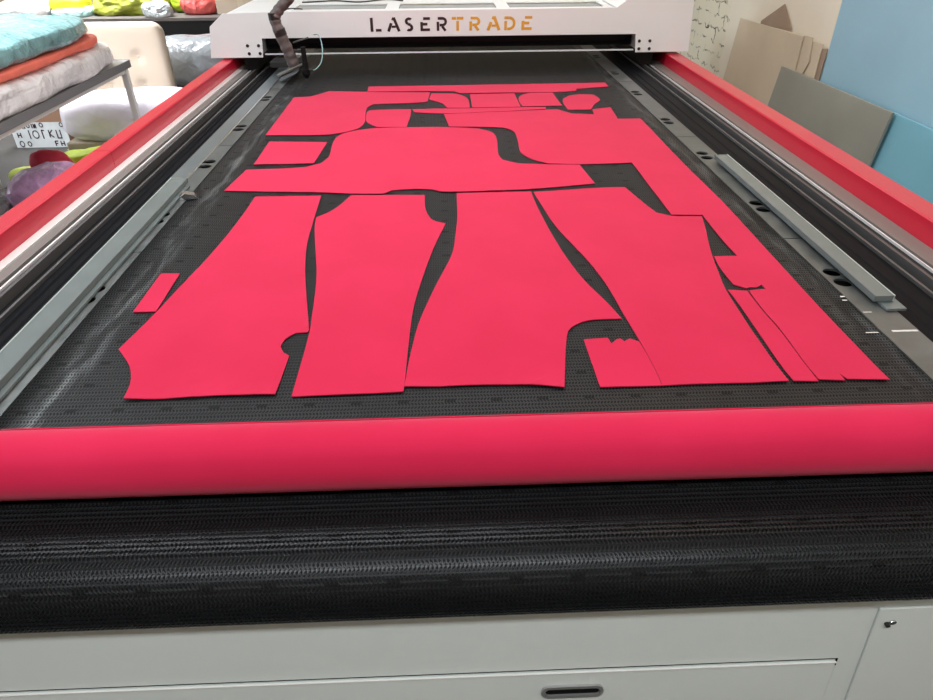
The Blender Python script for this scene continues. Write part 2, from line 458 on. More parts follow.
# left side, inside to outside
run('reflection_strip', M['plate_light'], -.874, -.818, .902, .9055, y0=2.075, bev=.0006)  # lighter steel than on the right, painting in the left side's reflection
run('strip_edge', M['steel'], -.8175, -.812, .902, .9075, y0=2.05)
run('cable_channel', M['channel'], 0, 0, 0, 0, prof=[(-.945, .876), (-.945, .892), (-.925, .894), (-.921, .890), (-.905, .890), (-.901, .887), (-.876, .887), (-.876, .876)])
run('guide_rail', M['rail_grey'], -.953, -.946, .876, .901, bev=.001)
run('guide_rail', M['rail_grey'], -1.002, -.992, .876, .904, bev=.001)
run('rail_slot', M['black'], -.9915, -.9535, .876, .880)
run('rail_slot', M['black'], -1.020, -1.0025, .876, .892)
run('polished_rail', M['rail_glint'], -1.0262, -1.0205, .876, .8985, bev=.0005)
run('rail_slot', M['black'], -1.036, -1.027, .876, .888)
run('side_ledge', M['ledge'], -1.0655, -1.0365, .876, .900)
run('side_ledge', M['white'], -1.094, -1.066, .876, .903)  # white finish paints the bright reflection on the left ledge
# right side
run('cable_channel', M['channel'], 0, 0, 0, 0, prof=[(.960, .876), (.960, .887), (1.00, .887), (1.005, .890), (1.03, .890), (1.034, .893), (1.081, .893), (1.081, .876)])
run('guide_rail', M['rail_grey'], 1.0815, 1.0885, .876, .901, bev=.001)
run('rail_slot', M['black'], 1.089, 1.120, .876, .880)
run('guide_rail', M['rail_grey'], 1.1205, 1.1295, .876, .903, bev=.001)
run('rail_slot', M['black'], 1.130, 1.1575, .876, .892)
run('polished_rail', M['rail_glint'], 1.158, 1.1625, .876, .8985, bev=.0005)
run('rail_slot', M['black'], 1.1635, 1.1695, .876, .890)
run('side_ledge', M['ledge'], 1.170, 1.227, .876, .900)
# little cap screws along the inner left rail
for k in range(26):
    bm = bmesh.new(); cyl(bm, (-1.0095, .98 + k * .105, .892), (0, 0, 1), .0032, .003, 10); link('screw', bm, M['screw'], mach)

# red painted side covers, in lengths butted together
def cover(side, ya, yb):
    if side < 0: P = [(-1.095, .80), (-1.095, .956), (-1.099, .960), (-1.151, .960), (-1.155, .956), (-1.155, .80)]
    else: P = [(1.228, .80), (1.228, .956), (1.232, .960), (1.298, .960), (1.302, .956), (1.302, .80)]
    bm = bmesh.new(); prism(bm, P, 'y', ya, yb); return link('side_cover', bm, M['red_paint'], mach)
for a, b in ((.60, 2.236), (2.239, 3.87), (3.873, 5.15)): cover(-1, a, b)
for a, b in ((.60, 3.87), (3.873, 5.15)): cover(1, a, b)
# white side skirts below the covers
link('side_skirt', boxes((-1.150, -1.101, .62, 5.15, .08, .798)), M['white'], mach)
link('side_skirt', boxes((1.236, 1.297, .62, 5.15, .08, .798)), M['white'], mach)

# --------------------------------------------------------------- gantry
GY = 3.82
bm = bmesh.new()
# front fascia with both end plates in one folded sheet
prism(bm, [(-1.205, .970), (-.932, .970), (-.923, 1.062), (1.040, 1.062), (1.050, .972), (1.338, .973), (1.322, 1.30), (1.06, 1.30), (.978, 1.225), (.925, 1.189),
           (-.84, 1.186), (-1.104, 1.180), (-1.180, 1.120)], 'y', GY, GY + .006)
gan = link('gantry_cover', bm, M['gantry_white'], mach, bev=.0015)
link('gantry_lip', boxes((-.925, 1.044, GY + .02, GY + .034, .979, .985)), M['lip'], gan)
def deck():
    bm = bmesh.new()
    ya, yb = GY + .007, 4.62
    zt = 1.184; w0, w1 = 3.915, 4.16
    box(bm, -1.07, -.77, ya, yb, zt - .006, zt); box(bm, .885, .92, ya, yb, zt - .006, zt)
    box(bm, -.77, .885, ya, w0, zt - .006, zt); box(bm, -.77, .885, w1, yb, zt - .006, zt)
    for x in (-.245, .343): box(bm, x - .034, x + .034, w0, w1, zt - .006, zt)
    return bm
dk = link('gantry_deck', deck(), M['gantry_white'], gan)
for a, b in ((-.768, -.281), (-.209, .307), (.379, .883)):
    link('deck_window', boxes((a, b, 3.917, 4.158, 1.166, 1.174)), M['panel_glass'], gan)
bm = bmesh.new(); prism(bm, [(.93, 1.188), (.98, 1.222), (1.065, 1.29), (1.31, 1.29), (1.325, .982), (1.06, .982), (1.06, 1.07), (.93, 1.07)], 'y', GY + .008, 4.62)
link('end_housing', bm, M['gantry_white'], gan)
bm = bmesh.new(); prism(bm, [(-1.195, .982), (-.94, .982), (-.94, 1.07), (-.94, 1.176), (-1.10, 1.174), (-1.172, 1.117)], 'y', GY + .008, 4.62)
link('end_housing', bm, M['gantry_white'], gan)
link('cross_beam', boxes((-.935, 1.055, 3.95, 4.15, .99, 1.165)), M['black'], gan)
link('beam_rail', boxes((-.92, 1.04, 3.932, 3.948, 1.0, 1.01)), M['channel'], gan)
link('rail_carriage', boxes((-1.045, -.97, 3.86, 4.55, .907, .981)), M['black'], gan)
link('rail_carriage', boxes((1.09, 1.16, 3.86, 4.55, .907, .981)), M['black'], gan)
for bx in (-1.003, -.946, 1.065, 1.121):
    for bz in (.990, 1.028):
        bm = bmesh.new(); cyl(bm, (bx + (.002 if bz < 1 else 0), GY - .0002, bz), (0, -1, 0), .0078, .003, 14); link('bolt', bm, M['bolt'], gan)

# stencil lettering
t = .19
def bar(x0, y0, x1, y1, w=t):
    """thick stroke as a quad from (x0,y0) to (x1,y1)"""
    d = Vector((x1 - x0, y1 - y0)).normalized(); n = Vector((-d.y, d.x)) * w / 2
    return [(x0 + n.x, y0 + n.y), (x1 + n.x, y1 + n.y), (x1 - n.x, y1 - n.y), (x0 - n.x, y0 - n.y)]
h = t / 2
def arc(cx, cy, r, a0, a1, w=t, n=8, sy=1.):
    out = []
    for k in range(n):
        A = R(a0 + (a1 - a0) * k / n); B = R(a0 + (a1 - a0) * (k + 1) / n)
        ri, ro = r - w / 2, r + w / 2
        out.append([(cx + math.cos(A) * ro, cy + math.sin(A) * ro * sy), (cx + math.cos(B) * ro, cy + math.sin(B) * ro * sy),
                    (cx + math.cos(B) * ri, cy + math.sin(B) * ri * sy), (cx + math.cos(A) * ri, cy + math.sin(A) * ri * sy)])
    return out
GL = {
 'L': [bar(h, 0, h, 1), bar(.36, h, .74, h)],
 'A': [bar(.50, 1.0, .84, 0), bar(.10, 0, .31, .60), bar(.34, .34, .62, .34, .16), bar(.42, .80, .50, 1.0)],
 'S': arc(.36, .72, .19, 40, 250) + [bar(.30, .53, .46, .46)] + arc(.36, .27, .19, 60, -130),
 'E': [bar(.22, 1 - h, .72, 1 - h), bar(h, 0, h, .66), bar(0, .50, .52, .50), bar(0, h, .70, h)],
 'R': [bar(h, 0, h, .66), bar(h, 1 - h, .45, 1 - h), bar(.22, .42, .45, .42)] + arc(.45, .665, .245, -90, 90) + [bar(.42, .34, .66, 0)],
 'T': [bar(0, 1 - h, .30, 1 - h), bar(.36, 1 - h, .84, 1 - h), bar(.42, 0, .42, .70)],
 'D': [bar(h, 0, h, .66), bar(.0, 1 - h, .32, 1 - h), bar(.22, h, .34, h)] + arc(.34, .5, .405, -90, 90, n=12),
}
word = [('L', 0), ('A', 0), ('S', 0), ('E', 0), ('R', 0), ('T', 1), ('R', 1), ('A', 1), ('D', 1), ('E', 1)]
LX = [-.355, -.27, -.176, -.096, -.011, .068, .159, .248, .342, .432]
RX = [-.299, -.207, -.127, -.045, .043, .128, .216, .315, .400, .487]
for (ch, gold), l0, r0_ in zip(word, LX, RX):
    H = .065; z0 = 1.0885
    W = {'L': .74, 'A': .84, 'S': .66, 'E': .72, 'R': .79, 'T': .84, 'D': .84}[ch]
    off_ = {'S': .07}.get(ch, 0.)
    sx = (r0_ - l0) / W
    bm = bmesh.new()
    for k_, q in enumerate(GL[ch]):
        pts = [(l0 + (p[0] - off_) * sx, z0 + p[1] * H) for p in q]; dy = .00003 * k_
        a = [bm.verts.new((p[0], GY - .0015 - dy, p[1])) for p in pts]; b_ = [bm.verts.new((p[0], GY - .0001, p[1])) for p in pts]
        bm.faces.new(a); bm.faces.new(b_[::-1])
        for i in range(4): bm.faces.new((a[i], a[(i + 1) % 4], b_[(i + 1) % 4], b_[i]))
    o = link('letter', bm, M['letter_gold'] if gold else M['letter_black'], gan)
    o['label'] = ('gold' if gold else 'black') + ' stencil letter ' + ch

# laser head and the wrapped hose that feeds it
hd = link('laser_head', boxes((-.87, -.70, 3.68, 3.80, .945, .972)), M['bracket'], mach, bev=.003)
NX, NY = -.668, 3.56
bm = bmesh.new(); cyl(bm, (NX, NY, 1.06), (0, 0, -1), .012, .07, 20); cyl(bm, (NX, NY, .990), (0, 0, -1), .015, .03, 20)
cyl(bm, (NX, NY, .960), (0, 0, -1), .020, .026, 20); cyl(bm, (NX, NY, .934), (0, 0, -1), .020, .018, 20, .008)
link('nozzle', bm, M['black'], hd, smooth=False)
bm = bmesh.new(); cyl(bm, (NX - .012, NY, 1.04), (-1, .35, 0), .008, .050, 14); link('fitting', bm, M['bracket'], hd)
bm = bmesh.new(); cyl(bm, (NX + .018, NY - .002, .954), (1, 0, 0), .005, .018, 10); link('fitting', bm, M['bracket'], hd)
bm = bmesh.new(); tube(bm, [(NX - .05, NY + .03, 1.075), (NX - .02, NY + .02, 1.085), (NX + .03, NY + .01, 1.10)], .004, 8); link('fitting', bm, M['rail_grey'], hd)
bm = bmesh.new(); tube(bm, [(NX + .02, 3.80, 1.08), (NX + .055, 3.74, 1.085), (NX + .078, 3.66, 1.04), (NX + .075, 3.60, .985), (NX + .050, NY, .958), (NX + .034, NY - .002, .954)], .0026, 8)
link('air_tube', bm, M['tubing'], hd, smooth=True)
bm = bmesh.new(); prism(bm, [(-.82, .915), (-.69, .965), (-.69, .972), (-.83, .922)], 'y', 3.61, 3.67)
link('head_bracket', bm, M['ledge'], hd, bev=.001)
bm = bmesh.new(); prism(bm, [(-.79, .910), (-.71, .945), (-.705, .952), (-.80, .917)], 'y', 3.52, 3.59)
link('head_bracket', bm, M['plate_light'], hd, bev=.001)
bm = bmesh.new()
tube(bm, [(-.68, 3.60, 1.37), (-.700, 3.57, 1.28), (-.755, 3.56, 1.228), (-.783, 3.56, 1.185), (-.765, 3.56, 1.11), (-.742, 3.57, 1.035), (-.728, 3.58, .975)], .026, 18, 14,
     rf=lambda t_: (.023 + .006 * t_) * (1 + .06 * math.sin(t_ * 75)))
hs = link('wrapped_hose', bm, M['hose'], hd, smooth=True)
for p_, ax_, r_ in (((-.772, 3.56, 1.140), (.25, .04, -1), .0290), ((-.786, 3.56, 1.212), (.05, 0, -1), .0275)):
    bm = bmesh.new(); cyl(bm, p_, ax_, r_, .030, 20); link('tape_wrap', bm, M['bolt'], hd, smooth=False)
for P_, r_ in (([(-.80, 3.90, 1.187), (-.76, 3.90, 1.192), (-.705, 3.88, 1.19)], .003), ([(-.76, 4.2, 1.189), (-.67, 4.24, 1.188), (-.58, 4.27, 1.188), (-.44, 4.2, 1.188), (-.3, 4.3, 1.189), (-.2, 4.24, 1.188)], .004)):
    bm = bmesh.new(); tube(bm, P_, r_, 6); link('cable', bm, M['bolt'], hd)

# dried white paint marks on the edge plates
for (ax_, bx_, py_, w_) in ((.902, .955, 1.106, .006), (.846, .872, 1.104, .003), (.884, .902, 1.184, .003), (.870, .880, 1.252, .005), (.866, .877, 1.236, .004), (-.868, -.838, 1.062, .002), (-.863, -.842, 1.031, .003), (-.850, -.836, .987, .003)):
    link('paint_mark', boxes((ax_, bx_, py_, py_ + w_, .9022, .9026)), M['white'], mach)
# ------------------------------------------------------------------ acrylic strips lying along the bed edges
def strip(label, x0, x1, y0, y1, dx, ya):
    t_ = thing('acrylic_strip', label, 'strip', ((x0 + x1) / 2, y0, .9025))
    cx = (x0 + x1) / 2
    link('upper_plate', boxes((x0 - cx, x1 - cx, 0, y1 - y0, .0075, .0215)), M['acrylic'], t_, bev=.0012)
    link('lower_plate', boxes((x0 - cx + dx, x1 - cx + dx, ya, y1 - y0 - .03, .001, .0068)), M['acrylic'], t_, bev=.0006)
    link('polished_edge', boxes((x1 - cx - .0012, x1 - cx + .0016, 0.0, y1 - y0, .0078, .0222) if x0 > 0 else (x0 - cx - .0016, x0 - cx + .0016, 0.0, y1 - y0, .0078, .0222)), M['acrylic_edge'], t_)
    return t_
strip('clear acrylic strip lying along the right edge of the cutting bed', .920, .962, 1.215, 2.20, .014, -.03)
strip('clear acrylic strip lying along the left edge of the cutting bed', -.848, -.797, .90, 2.06, .012, -.05)
# small clamp beside the left strip
bm = bmesh.new(); prism(bm, [(0, 0), (.05, 0), (.045, .012), (.018, .02), (.004, .012)], 'y', -.014, .014)
o = link('spring_clip', bm, M['steel'], bev=.001); o.location = (-.786, 1.93, .9027); o.rotation_euler = (0, 0, R(20))
tag(o, 'small shiny metal clip on the left bed edge just beyond the acrylic strip', 'clip')

# ------------------------------------------------------------------ red cloth
BELT_TOP = BZ + .0006
POLY = {
    'A': [(-0.564,1.940),(-0.367,1.939),(-0.361,1.761),(-0.354,1.599),(-0.341,1.488),(-0.329,1.412),(-0.303,1.276),(-0.282,1.169),(-0.283,1.160),(-0.307,1.158),(-0.324,1.136),(-0.328,1.108),(-0.317,1.085),(-0.305,1.075),(-0.307,0.951),(-0.408,0.952),(-0.479,0.949),(-0.570,0.948),(-0.578,0.996),(-0.589,1.029),(-0.607,1.063),(-0.645,1.114),(-0.624,1.236),(-0.607,1.367),(-0.587,1.522),(-0.574,1.666),(-0.567,1.808)],
    'B': [(-0.277,1.939),(-0.299,1.866),(-0.327,1.804),(-0.357,1.768),(-0.349,1.690),(-0.317,1.499),(-0.307,1.443),(-0.295,1.346),(-0.283,1.209),(-0.279,1.158),(-0.277,0.944),(-0.174,0.946),(-0.080,0.949),(-0.079,0.973),(-0.076,1.110),(-0.070,1.253),(-0.050,1.411),(-0.024,1.570),(0.005,1.707),(-0.020,1.722),(-0.037,1.745),(-0.052,1.821),(-0.055,1.927),(-0.179,1.934)],
    'C': [(0.041,1.938),(0.038,1.755),(0.032,1.663),(0.019,1.519),(-0.026,1.333),(-0.057,1.188),(-0.070,1.082),(-0.078,0.981),(-0.079,0.964),(-0.016,0.962),(0.058,0.963),(0.150,0.959),(0.208,0.947),(0.242,1.124),(0.256,1.153),(0.295,1.179),(0.367,1.184),(0.353,1.244),(0.319,1.366),(0.298,1.491),(0.282,1.644),(0.275,1.741),(0.269,1.843),(0.267,1.941)],
    'D': [(0.274,1.936),(0.483,1.961),(0.560,1.963),(0.585,1.821),(0.600,1.754),(0.636,1.729),(0.719,1.722),(0.699,1.634),(0.673,1.529),(0.657,1.455),(0.641,1.367),(0.630,1.297),(0.623,1.188),(0.619,1.096),(0.617,1.003),(0.617,0.949),(0.559,0.948),(0.473,0.949),(0.385,0.947),(0.387,0.983),(0.385,1.058),(0.383,1.097),(0.376,1.199),(0.367,1.339),(0.349,1.459),(0.327,1.559),(0.303,1.669),(0.287,1.803)],
    'E': [(0.273,1.107),(0.322,1.111),(0.325,1.089),(0.339,1.105),(0.347,1.107),(0.352,1.096),(0.365,1.106),(0.381,1.094),(0.384,1.057),(0.386,0.982),(0.384,0.947),(0.273,0.947),(0.273,1.009)],
    'H': [(-0.671,1.996),(-0.650,2.192),(-0.466,2.208),(-0.412,2.246),(-0.395,2.315),(-0.401,2.467),(-0.397,2.549),(-0.375,2.608),(-0.320,2.649),(-0.242,2.674),(-0.085,2.677),(0.037,2.669),(0.147,2.640),(0.194,2.584),(0.205,2.497),(0.197,2.311),(0.206,2.253),(0.254,2.209),(0.357,2.193),(0.459,2.183),(0.475,2.000),(0.268,1.961),(0.047,1.948),(-0.007,1.954),(-0.032,1.973),(-0.095,1.981),(-0.157,1.973),(-0.180,1.942),(-0.279,1.951),(-0.373,1.967),(-0.467,1.975)],
    'I': [(-0.640,2.513),(-0.424,2.493),(-0.436,2.247),(-0.638,2.244)],
    'J': [(-0.673,3.211),(-0.599,3.222),(-0.540,3.306),(-0.530,3.326),(-0.346,3.300),(-0.048,3.269),(-0.061,3.090),(-0.146,3.071),(-0.299,3.062),(-0.319,3.001),(-0.319,2.905),(-0.310,2.780),(-0.313,2.724),(-0.333,2.665),(-0.395,2.612),(-0.451,2.590),(-0.673,2.599)],
    'K': [(-0.307,2.951),(-0.252,2.961),(-0.128,2.962),(-0.128,2.851),(-0.138,2.683),(-0.255,2.689),(-0.283,2.731),(-0.305,2.780),(-0.313,2.862),(-0.313,2.924)],
    'L': [(-0.348,3.413),(0.145,3.416),(0.811,3.425),(0.809,3.339),(0.647,3.306),(0.639,3.261),(0.567,3.247),(0.325,3.246),(0.089,3.248),(0.065,3.287),(-0.050,3.298),(-0.345,3.308)],
    'M1': [(-0.042,3.251),(0.070,3.239),(0.105,3.190),(0.123,3.127),(0.125,2.971),(0.028,2.977),(0.003,3.062),(-0.053,3.134)],
    'M2': [(0.136,3.221),(0.343,3.226),(0.346,2.976),(0.136,2.975)],
    'M3': [(0.414,3.232),(0.522,3.233),(0.528,2.985),(0.356,2.983),(0.350,3.088),(0.365,3.173)],
    'M4': [(0.552,3.100),(0.590,3.167),(0.642,3.190),(0.705,3.178),(0.714,3.079),(0.673,2.999),(0.640,2.910),(0.542,2.913),(0.541,3.029)],
    'N': [(-0.122,2.960),(0.024,2.965),(0.136,2.963),(0.353,2.967),(0.454,2.963),(0.449,2.929),(0.198,2.898),(0.006,2.883),(-0.113,2.909)],
    'F': [(0.012,2.870),(0.031,2.680),(0.152,2.668),(0.238,2.650),(0.266,2.625),(0.281,2.579),(0.282,2.485),(0.278,2.397),(0.279,2.321),(0.311,2.248),(0.358,2.203),(0.461,2.190),(0.640,2.195),(0.638,1.738),(0.724,1.731),(0.719,1.574),(0.721,1.468),(0.663,1.468),(0.656,1.399),(0.657,1.321),(0.671,1.310),(0.678,1.302),(0.688,1.307),(0.704,1.305),(0.720,1.318),(0.721,1.297),(0.680,1.291),(0.677,1.198),(0.679,1.128),(0.674,1.007),(0.674,0.952),(0.720,0.947),(0.721,0.970),(0.726,0.951),(0.801,0.945),(0.801,1.125),(0.806,1.400),(0.810,1.580),(0.815,1.842),(0.810,2.145),(0.813,2.754),(0.720,2.753),(0.732,2.946),(0.646,2.910),(0.638,2.829),(0.547,2.848),(0.520,2.886),(0.501,2.919),(0.448,2.915),(0.198,2.890)],
    'G': [(0.635,1.297),(0.676,1.291),(0.674,1.196),(0.676,1.125),(0.672,1.004),(0.671,0.947),(0.626,0.949),(0.626,1.002),(0.631,1.131),(0.635,1.235)],
    'O': [(-0.674,1.441),(-0.629,1.439),(-0.623,1.259),(-0.672,1.260)],

}
def smooth_outline(pts):
    n = len(pts); P = [Vector(p) for p in pts]
    corner = []
    for i in range(n):
        a = (P[i] - P[i - 1]); b = (P[(i + 1) % n] - P[i])
        corner.append(a.angle(b, 0) > R(33))
    out = []
    for i in range(n):
        p1, p2 = P[i], P[(i + 1) % n]
        L_ = (p2 - p1).length
        p0 = P[i - 1] if not corner[i] else p1 - (p2 - p1)
        p3 = P[(i + 2) % n] if not corner[(i + 1) % n] else p2 + (p2 - p1)
        if corner[i] and corner[(i + 1) % n]: out.append(p1); continue
        # centripetal-ish: limit tangents to the segment length
        m1 = (p2 - p0); m2 = (p3 - p1)
        m1 = m1.normalized() * L_ if m1.length else m1; m2 = m2.normalized() * L_ if m2.length else m2
        k = max(1, min(8, int(L_ / .012)))
        for j in range(k):
            s = j / k
            out.append(p1 * (2 * s ** 3 - 3 * s * s + 1) + m1 * (s ** 3 - 2 * s * s + s) + p2 * (-2 * s ** 3 + 3 * s * s) + m2 * (s ** 3 - s * s))
    return out
def cloth(key, label, name, lift=0., th=.0018, dz=0., curl=0.):
    pts = smooth_outline(POLY[key])
    cx = sum(p.x for p in pts) / len(pts); cy = sum(p.y for p in pts) / len(pts)
    bm = bmesh.new(); vs = [bm.verts.new((p.x - cx, p.y - cy, 0)) for p in pts]
    es = [bm.edges.new((vs[i], vs[(i + 1) % len(vs)])) for i in range(len(vs))]
    bmesh.ops.triangle_fill(bm, use_beauty=True, use_dissolve=False, edges=es)
    for ax in (0, 1):
        lo = min(v.co[ax] for v in bm.verts); hi = max(v.co[ax] for v in bm.verts)
        step = .045; q = lo + step
        while q < hi:
            no = (1, 0, 0) if ax == 0 else (0, 1, 0); c = (q, 0, 0) if ax == 0 else (0, q, 0)
            bmesh.ops.bisect_plane(bm, geom=bm.verts[:] + bm.edges[:] + bm.faces[:], plane_co=c, plane_no=no, dist=1e-5)
            q += step
    bmesh.ops.triangulate(bm, faces=bm.faces)
    bmesh.ops.recalc_face_normals(bm, faces=bm.faces)
    if sum(f.normal.z for f in bm.faces) < 0: bmesh.ops.reverse_faces(bm, faces=bm.faces)
    ylo = min(v.co.y for v in bm.verts)
    edge = set(v for v in bm.verts if any(len(e.link_faces) == 1 for e in v.link_edges))
    base = {}
    for v in bm.verts:
        w = noise.noise(Vector(((v.co.x + cx) * 7, (v.co.y + cy) * 5, 3)))
        z = .0008 * (w + .6)
        if lift:
            near = max(0, 1 - (v.co.y - ylo) / .06)
            z += lift * near * near * (.55 + .9 * noise.noise(Vector(((v.co.x + cx) * 9, 1, 5))))
        if v in edge: z += curl * (.5 + noise.noise(Vector(((v.co.x + cx) * 22, (v.co.y + cy) * 22, 1))))
        v.co.z = max(0.0, z)
    r_ = bmesh.ops.extrude_face_region(bm, geom=bm.faces[:])
    for v in r_['geom']:
        if isinstance(v, bmesh.types.BMVert): v.co.z += th
    bmesh.ops.recalc_face_normals(bm, faces=bm.faces)
    me = bpy.data.meshes.new(name); bm.to_mesh(me); bm.free(); me.materials.append(M['red_fabric'])
    o = bpy.data.objects.new(name, me); C.objects.link(o); o.location = (cx, cy, BELT_TOP + dz)
    return tag(o, label, 'cloth', 'cut red cloth pieces on the bed')
cloth('A', 'wide flared red cloth panel at the front left of the bed with scooped left side', 'cut_cloth', .006, curl=.0008)
cloth('B', 'narrow red leg shape, second from left in the front row of cut cloth', 'cut_cloth', .003, curl=.0006)
cloth('C', 'wide red leg shape at the centre of the front row, notched at its right foot', 'cut_cloth', .005, curl=.0008)
cloth('D', 'large red leg panel at front right with a long curved left side', 'cut_cloth', .002, curl=.0006)
cloth('E', 'small red offcut with a scalloped top edge beside the front right leg shape', 'cloth_offcut', .002)
cloth('F', 'huge red leftover sheet running down the whole right side of the bed', 'cloth_sheet', .003, curl=.0006)
cloth('G', 'long thin red offcut between the right leg shape and the leftover sheet', 'cloth_offcut', .002)
cloth('H', 'wide red jacket back piece across the middle of the bed above the leg panels', 'cut_cloth', .003, curl=.0006)
cloth('I', 'small red rectangular piece at the left, above the sleeve end of the jacket piece', 'cut_cloth', .002)
cloth('J', 'red front piece with a long arm at the far left corner of the layout', 'cut_cloth', .001)
cloth('K', 'small rounded red pocket piece nested under the far left front piece', 'cut_cloth')
cloth('L', 'long narrow red strip along the far edge of the layout', 'cloth_strip')
cloth('M1', 'small red collar piece with a hooked curve, leftmost in the far row of small pieces', 'cut_cloth')
cloth('M2', 'small red rectangular piece, second from left in the far row of small pieces', 'cut_cloth')
cloth('M3', 'small red piece with rounded left side, third in the far row of small pieces', 'cut_cloth')
cloth('M4', 'small rounded red piece at the right end of the far row of small pieces', 'cut_cloth')
cloth('N', 'thin red strip under the far row of small pieces', 'cloth_strip')
cloth('O', 'small slanted red rectangle lying alone near the left edge of the bed', 'cut_cloth', .001)

# rolled cloth across the front of the bed
def roll_cloth():
    rt = thing('cloth_roll', 'long thick roll of red cloth lying across the front of the black belt', 'cloth roll', (0, .7345, BELT_TOP))
    r0 = .0505; bm = bmesh.new()
    xs = [-.83 + i * 1.80 / 90 for i in range(91)]; rings = []
    n = 48
    for x in xs:
        ring = []
        for j in range(n):
            a = 2 * math.pi * j / n
            rr = r0 * (1 + .006 * noise.noise(Vector((x * 6, math.cos(a) * 1.5, math.sin(a) * 1.5))))
            if j > n * .26 and j < n * .32: rr += .0
            ring.append(bm.verts.new((x, math.cos(a) * rr, r0 * 1.008 + math.sin(a) * rr)))
        rings.append(ring)
    for a, b in zip(rings, rings[1:]):
        for j in range(n): bm.faces.new((a[j], a[(j + 1) % n], b[(j + 1) % n], b[j]))
    bm.faces.new(rings[0][::-1]); bm.faces.new(rings[-1])
    link('rolled_fabric', bm, M['red_fabric'], rt, smooth=True)
    # loose outer layer ending in a straight edge on the far side
    bm = bmesh.new(); th = .0018
    A = [R(47 - 51 * k / 12) for k in range(13)]
    X = [-.655 + i * 1.50 / 40 for i in range(41)]
    gi = [[bm.verts.new((x, math.cos(a) * (r0 + .0006), r0 * 1.008 + math.sin(a) * (r0 + .0006))) for a in A] for x in X]
    for a, b in zip(gi, gi[1:]):
        for j in range(12): bm.faces.new((a[j], a[j + 1], b[j + 1], b[j]))
    r_ = bmesh.ops.extrude_face_region(bm, geom=bm.faces[:])
    for v in r_['geom']:
        if isinstance(v, bmesh.types.BMVert):
            c = Vector((0, v.co.y, v.co.z - r0)); v.co += c.normalized() * th
    link('loose_end', bm, M['red_fabric'], rt, smooth=True)
    for sgn, x in ((-1, -.8305), (1, .9705)):
        bm = bmesh.new()
        k = 90; pts = []
        prev = None
        for i in range(k):
            a = i * .42; rr = r0 * (.12 + .86 * i / k)
            p = (x, math.cos(a) * rr, r0 * 1.008 + math.sin(a) * rr); q = (x + sgn * .0012, p[1], p[2])
            v1 = bm.verts.new(p); v2 = bm.verts.new(q)
            if prev: bm.faces.new((prev[0], v1, v2, prev[1]))
            prev = (v1, v2)
        link('spiral_edge', bm, M['red_fabric'], rt)
    return rt
roll_cloth()

# ------------------------------------------------------------------ sheets against the right wall
def leaning(name, outline, th, xb, xt, zt, m, label, cat, group=None):
    """outline is (y,z); foot at x=xb on the floor, top rests nearer the wall at x=xt"""
    bm = bmesh.new(); prism(bm, outline, 'x', 0, th)
    for v in bm.verts: v.co.x += xb + (xt - xb) * v.co.z / zt
    return tag(link(name, bm, m, bev=.0015), label, cat, group)
M['blue'] = mat('blue_board', (.33, .56, .69), .45, bump=.05, bscale=8, var=.07, vscale=1.6)
M['cyan'] = mat('cyan_board', (.25, .58, .72), .4, var=.06, vscale=2.5)
M['greyboard'] = mat('grey_board', (.35, .36, .31), .55, bump=.05, bscale=20, var=.07, vscale=3)
M['cardboard'] = mat('cardboard', (.66, .57, .43), .85, bump=.05, bscale=40, var=.06, vscale=3)
M['cardboard2'] = mat('brown_cardboard', (.36, .27, .20), .85, bump=.05, bscale=40, var=.1, vscale=5)
leaning('foam_board', [(1.5, .0), (3.60, .0), (3.60, 1.36), (3.10, 1.31), (1.5, 1.27)], .010, 1.982, 1.986, 1.3, M['blue'],
        'tall pale blue board leaning on the right wall, biggest of the boards', 'board', 'boards leaning on the right wall')
leaning('foam_board', [(1.5, 0), (2.985, 0), (2.935, .872), (1.5, .872)], .012, 1.955, 1.962, .87, M['cyan'],
        'low bright cyan board leaning in front of the tall blue board', 'board', 'boards leaning on the right wall')
leaning('grey_sheet', [(2.99, 0), (4.15, 0), (3.955, .868), (2.868, .880)], .012, 1.925, 1.935, .87, M['greyboard'],
        'plain grey sheet leaning between the cardboard and the cyan board', 'board', 'boards leaning on the right wall')
cb = [(-1, 0)]
leaning('cardboard_sheet', [(3.82, 0), (4.90, 0), (4.70, 1.02), (3.83, 1.04)], .007, 1.942, 1.952, 1.03, M['cardboard'],
        'large tan cardboard sheet with a thin dark left edge leaning on the right wall', 'cardboard', 'cardboard leaning on the right wall')
leaning('cardboard_sheet', [(3.80, 0), (4.2, 0), (4.2, 1.03), (3.745, 1.045), (3.72, .93), (3.78, .82)], .005, 1.955, 1.962, 1.03, M['cardboard'],
        'tan cardboard piece with a torn edge showing just behind the large sheet', 'cardboard', 'cardboard leaning on the right wall')
leaning('cardboard_sheet', [(3.64, 0), (4.1, 0), (4.1, 1.02), (3.64, 1.03)], .005, 1.966, 1.970, 1.03, M['cardboard'],
        'narrow tan cardboard edge nearest the tall blue board', 'cardboard', 'cardboard leaning on the right wall')
leaning('cardboard_sheet', [(3.61, 0), (3.80, 0), (3.80, .98), (3.60, 1.015)], .006, 1.974, 1.977, 1.03, M['cardboard2'],
        'dark brown cardboard sliver beside the tall blue board', 'cardboard', 'cardboard leaning on the right wall')
leaning('cardboard_flap', [(4.0, 0), (4.45, 0), (4.46, 1.035), (4.20, 1.155), (4.06, 1.05)], .005, 1.979, 1.985, 1.1, M['cardboard2'],
        'brown triangular cardboard corner poking up behind the large tan sheet', 'cardboard')

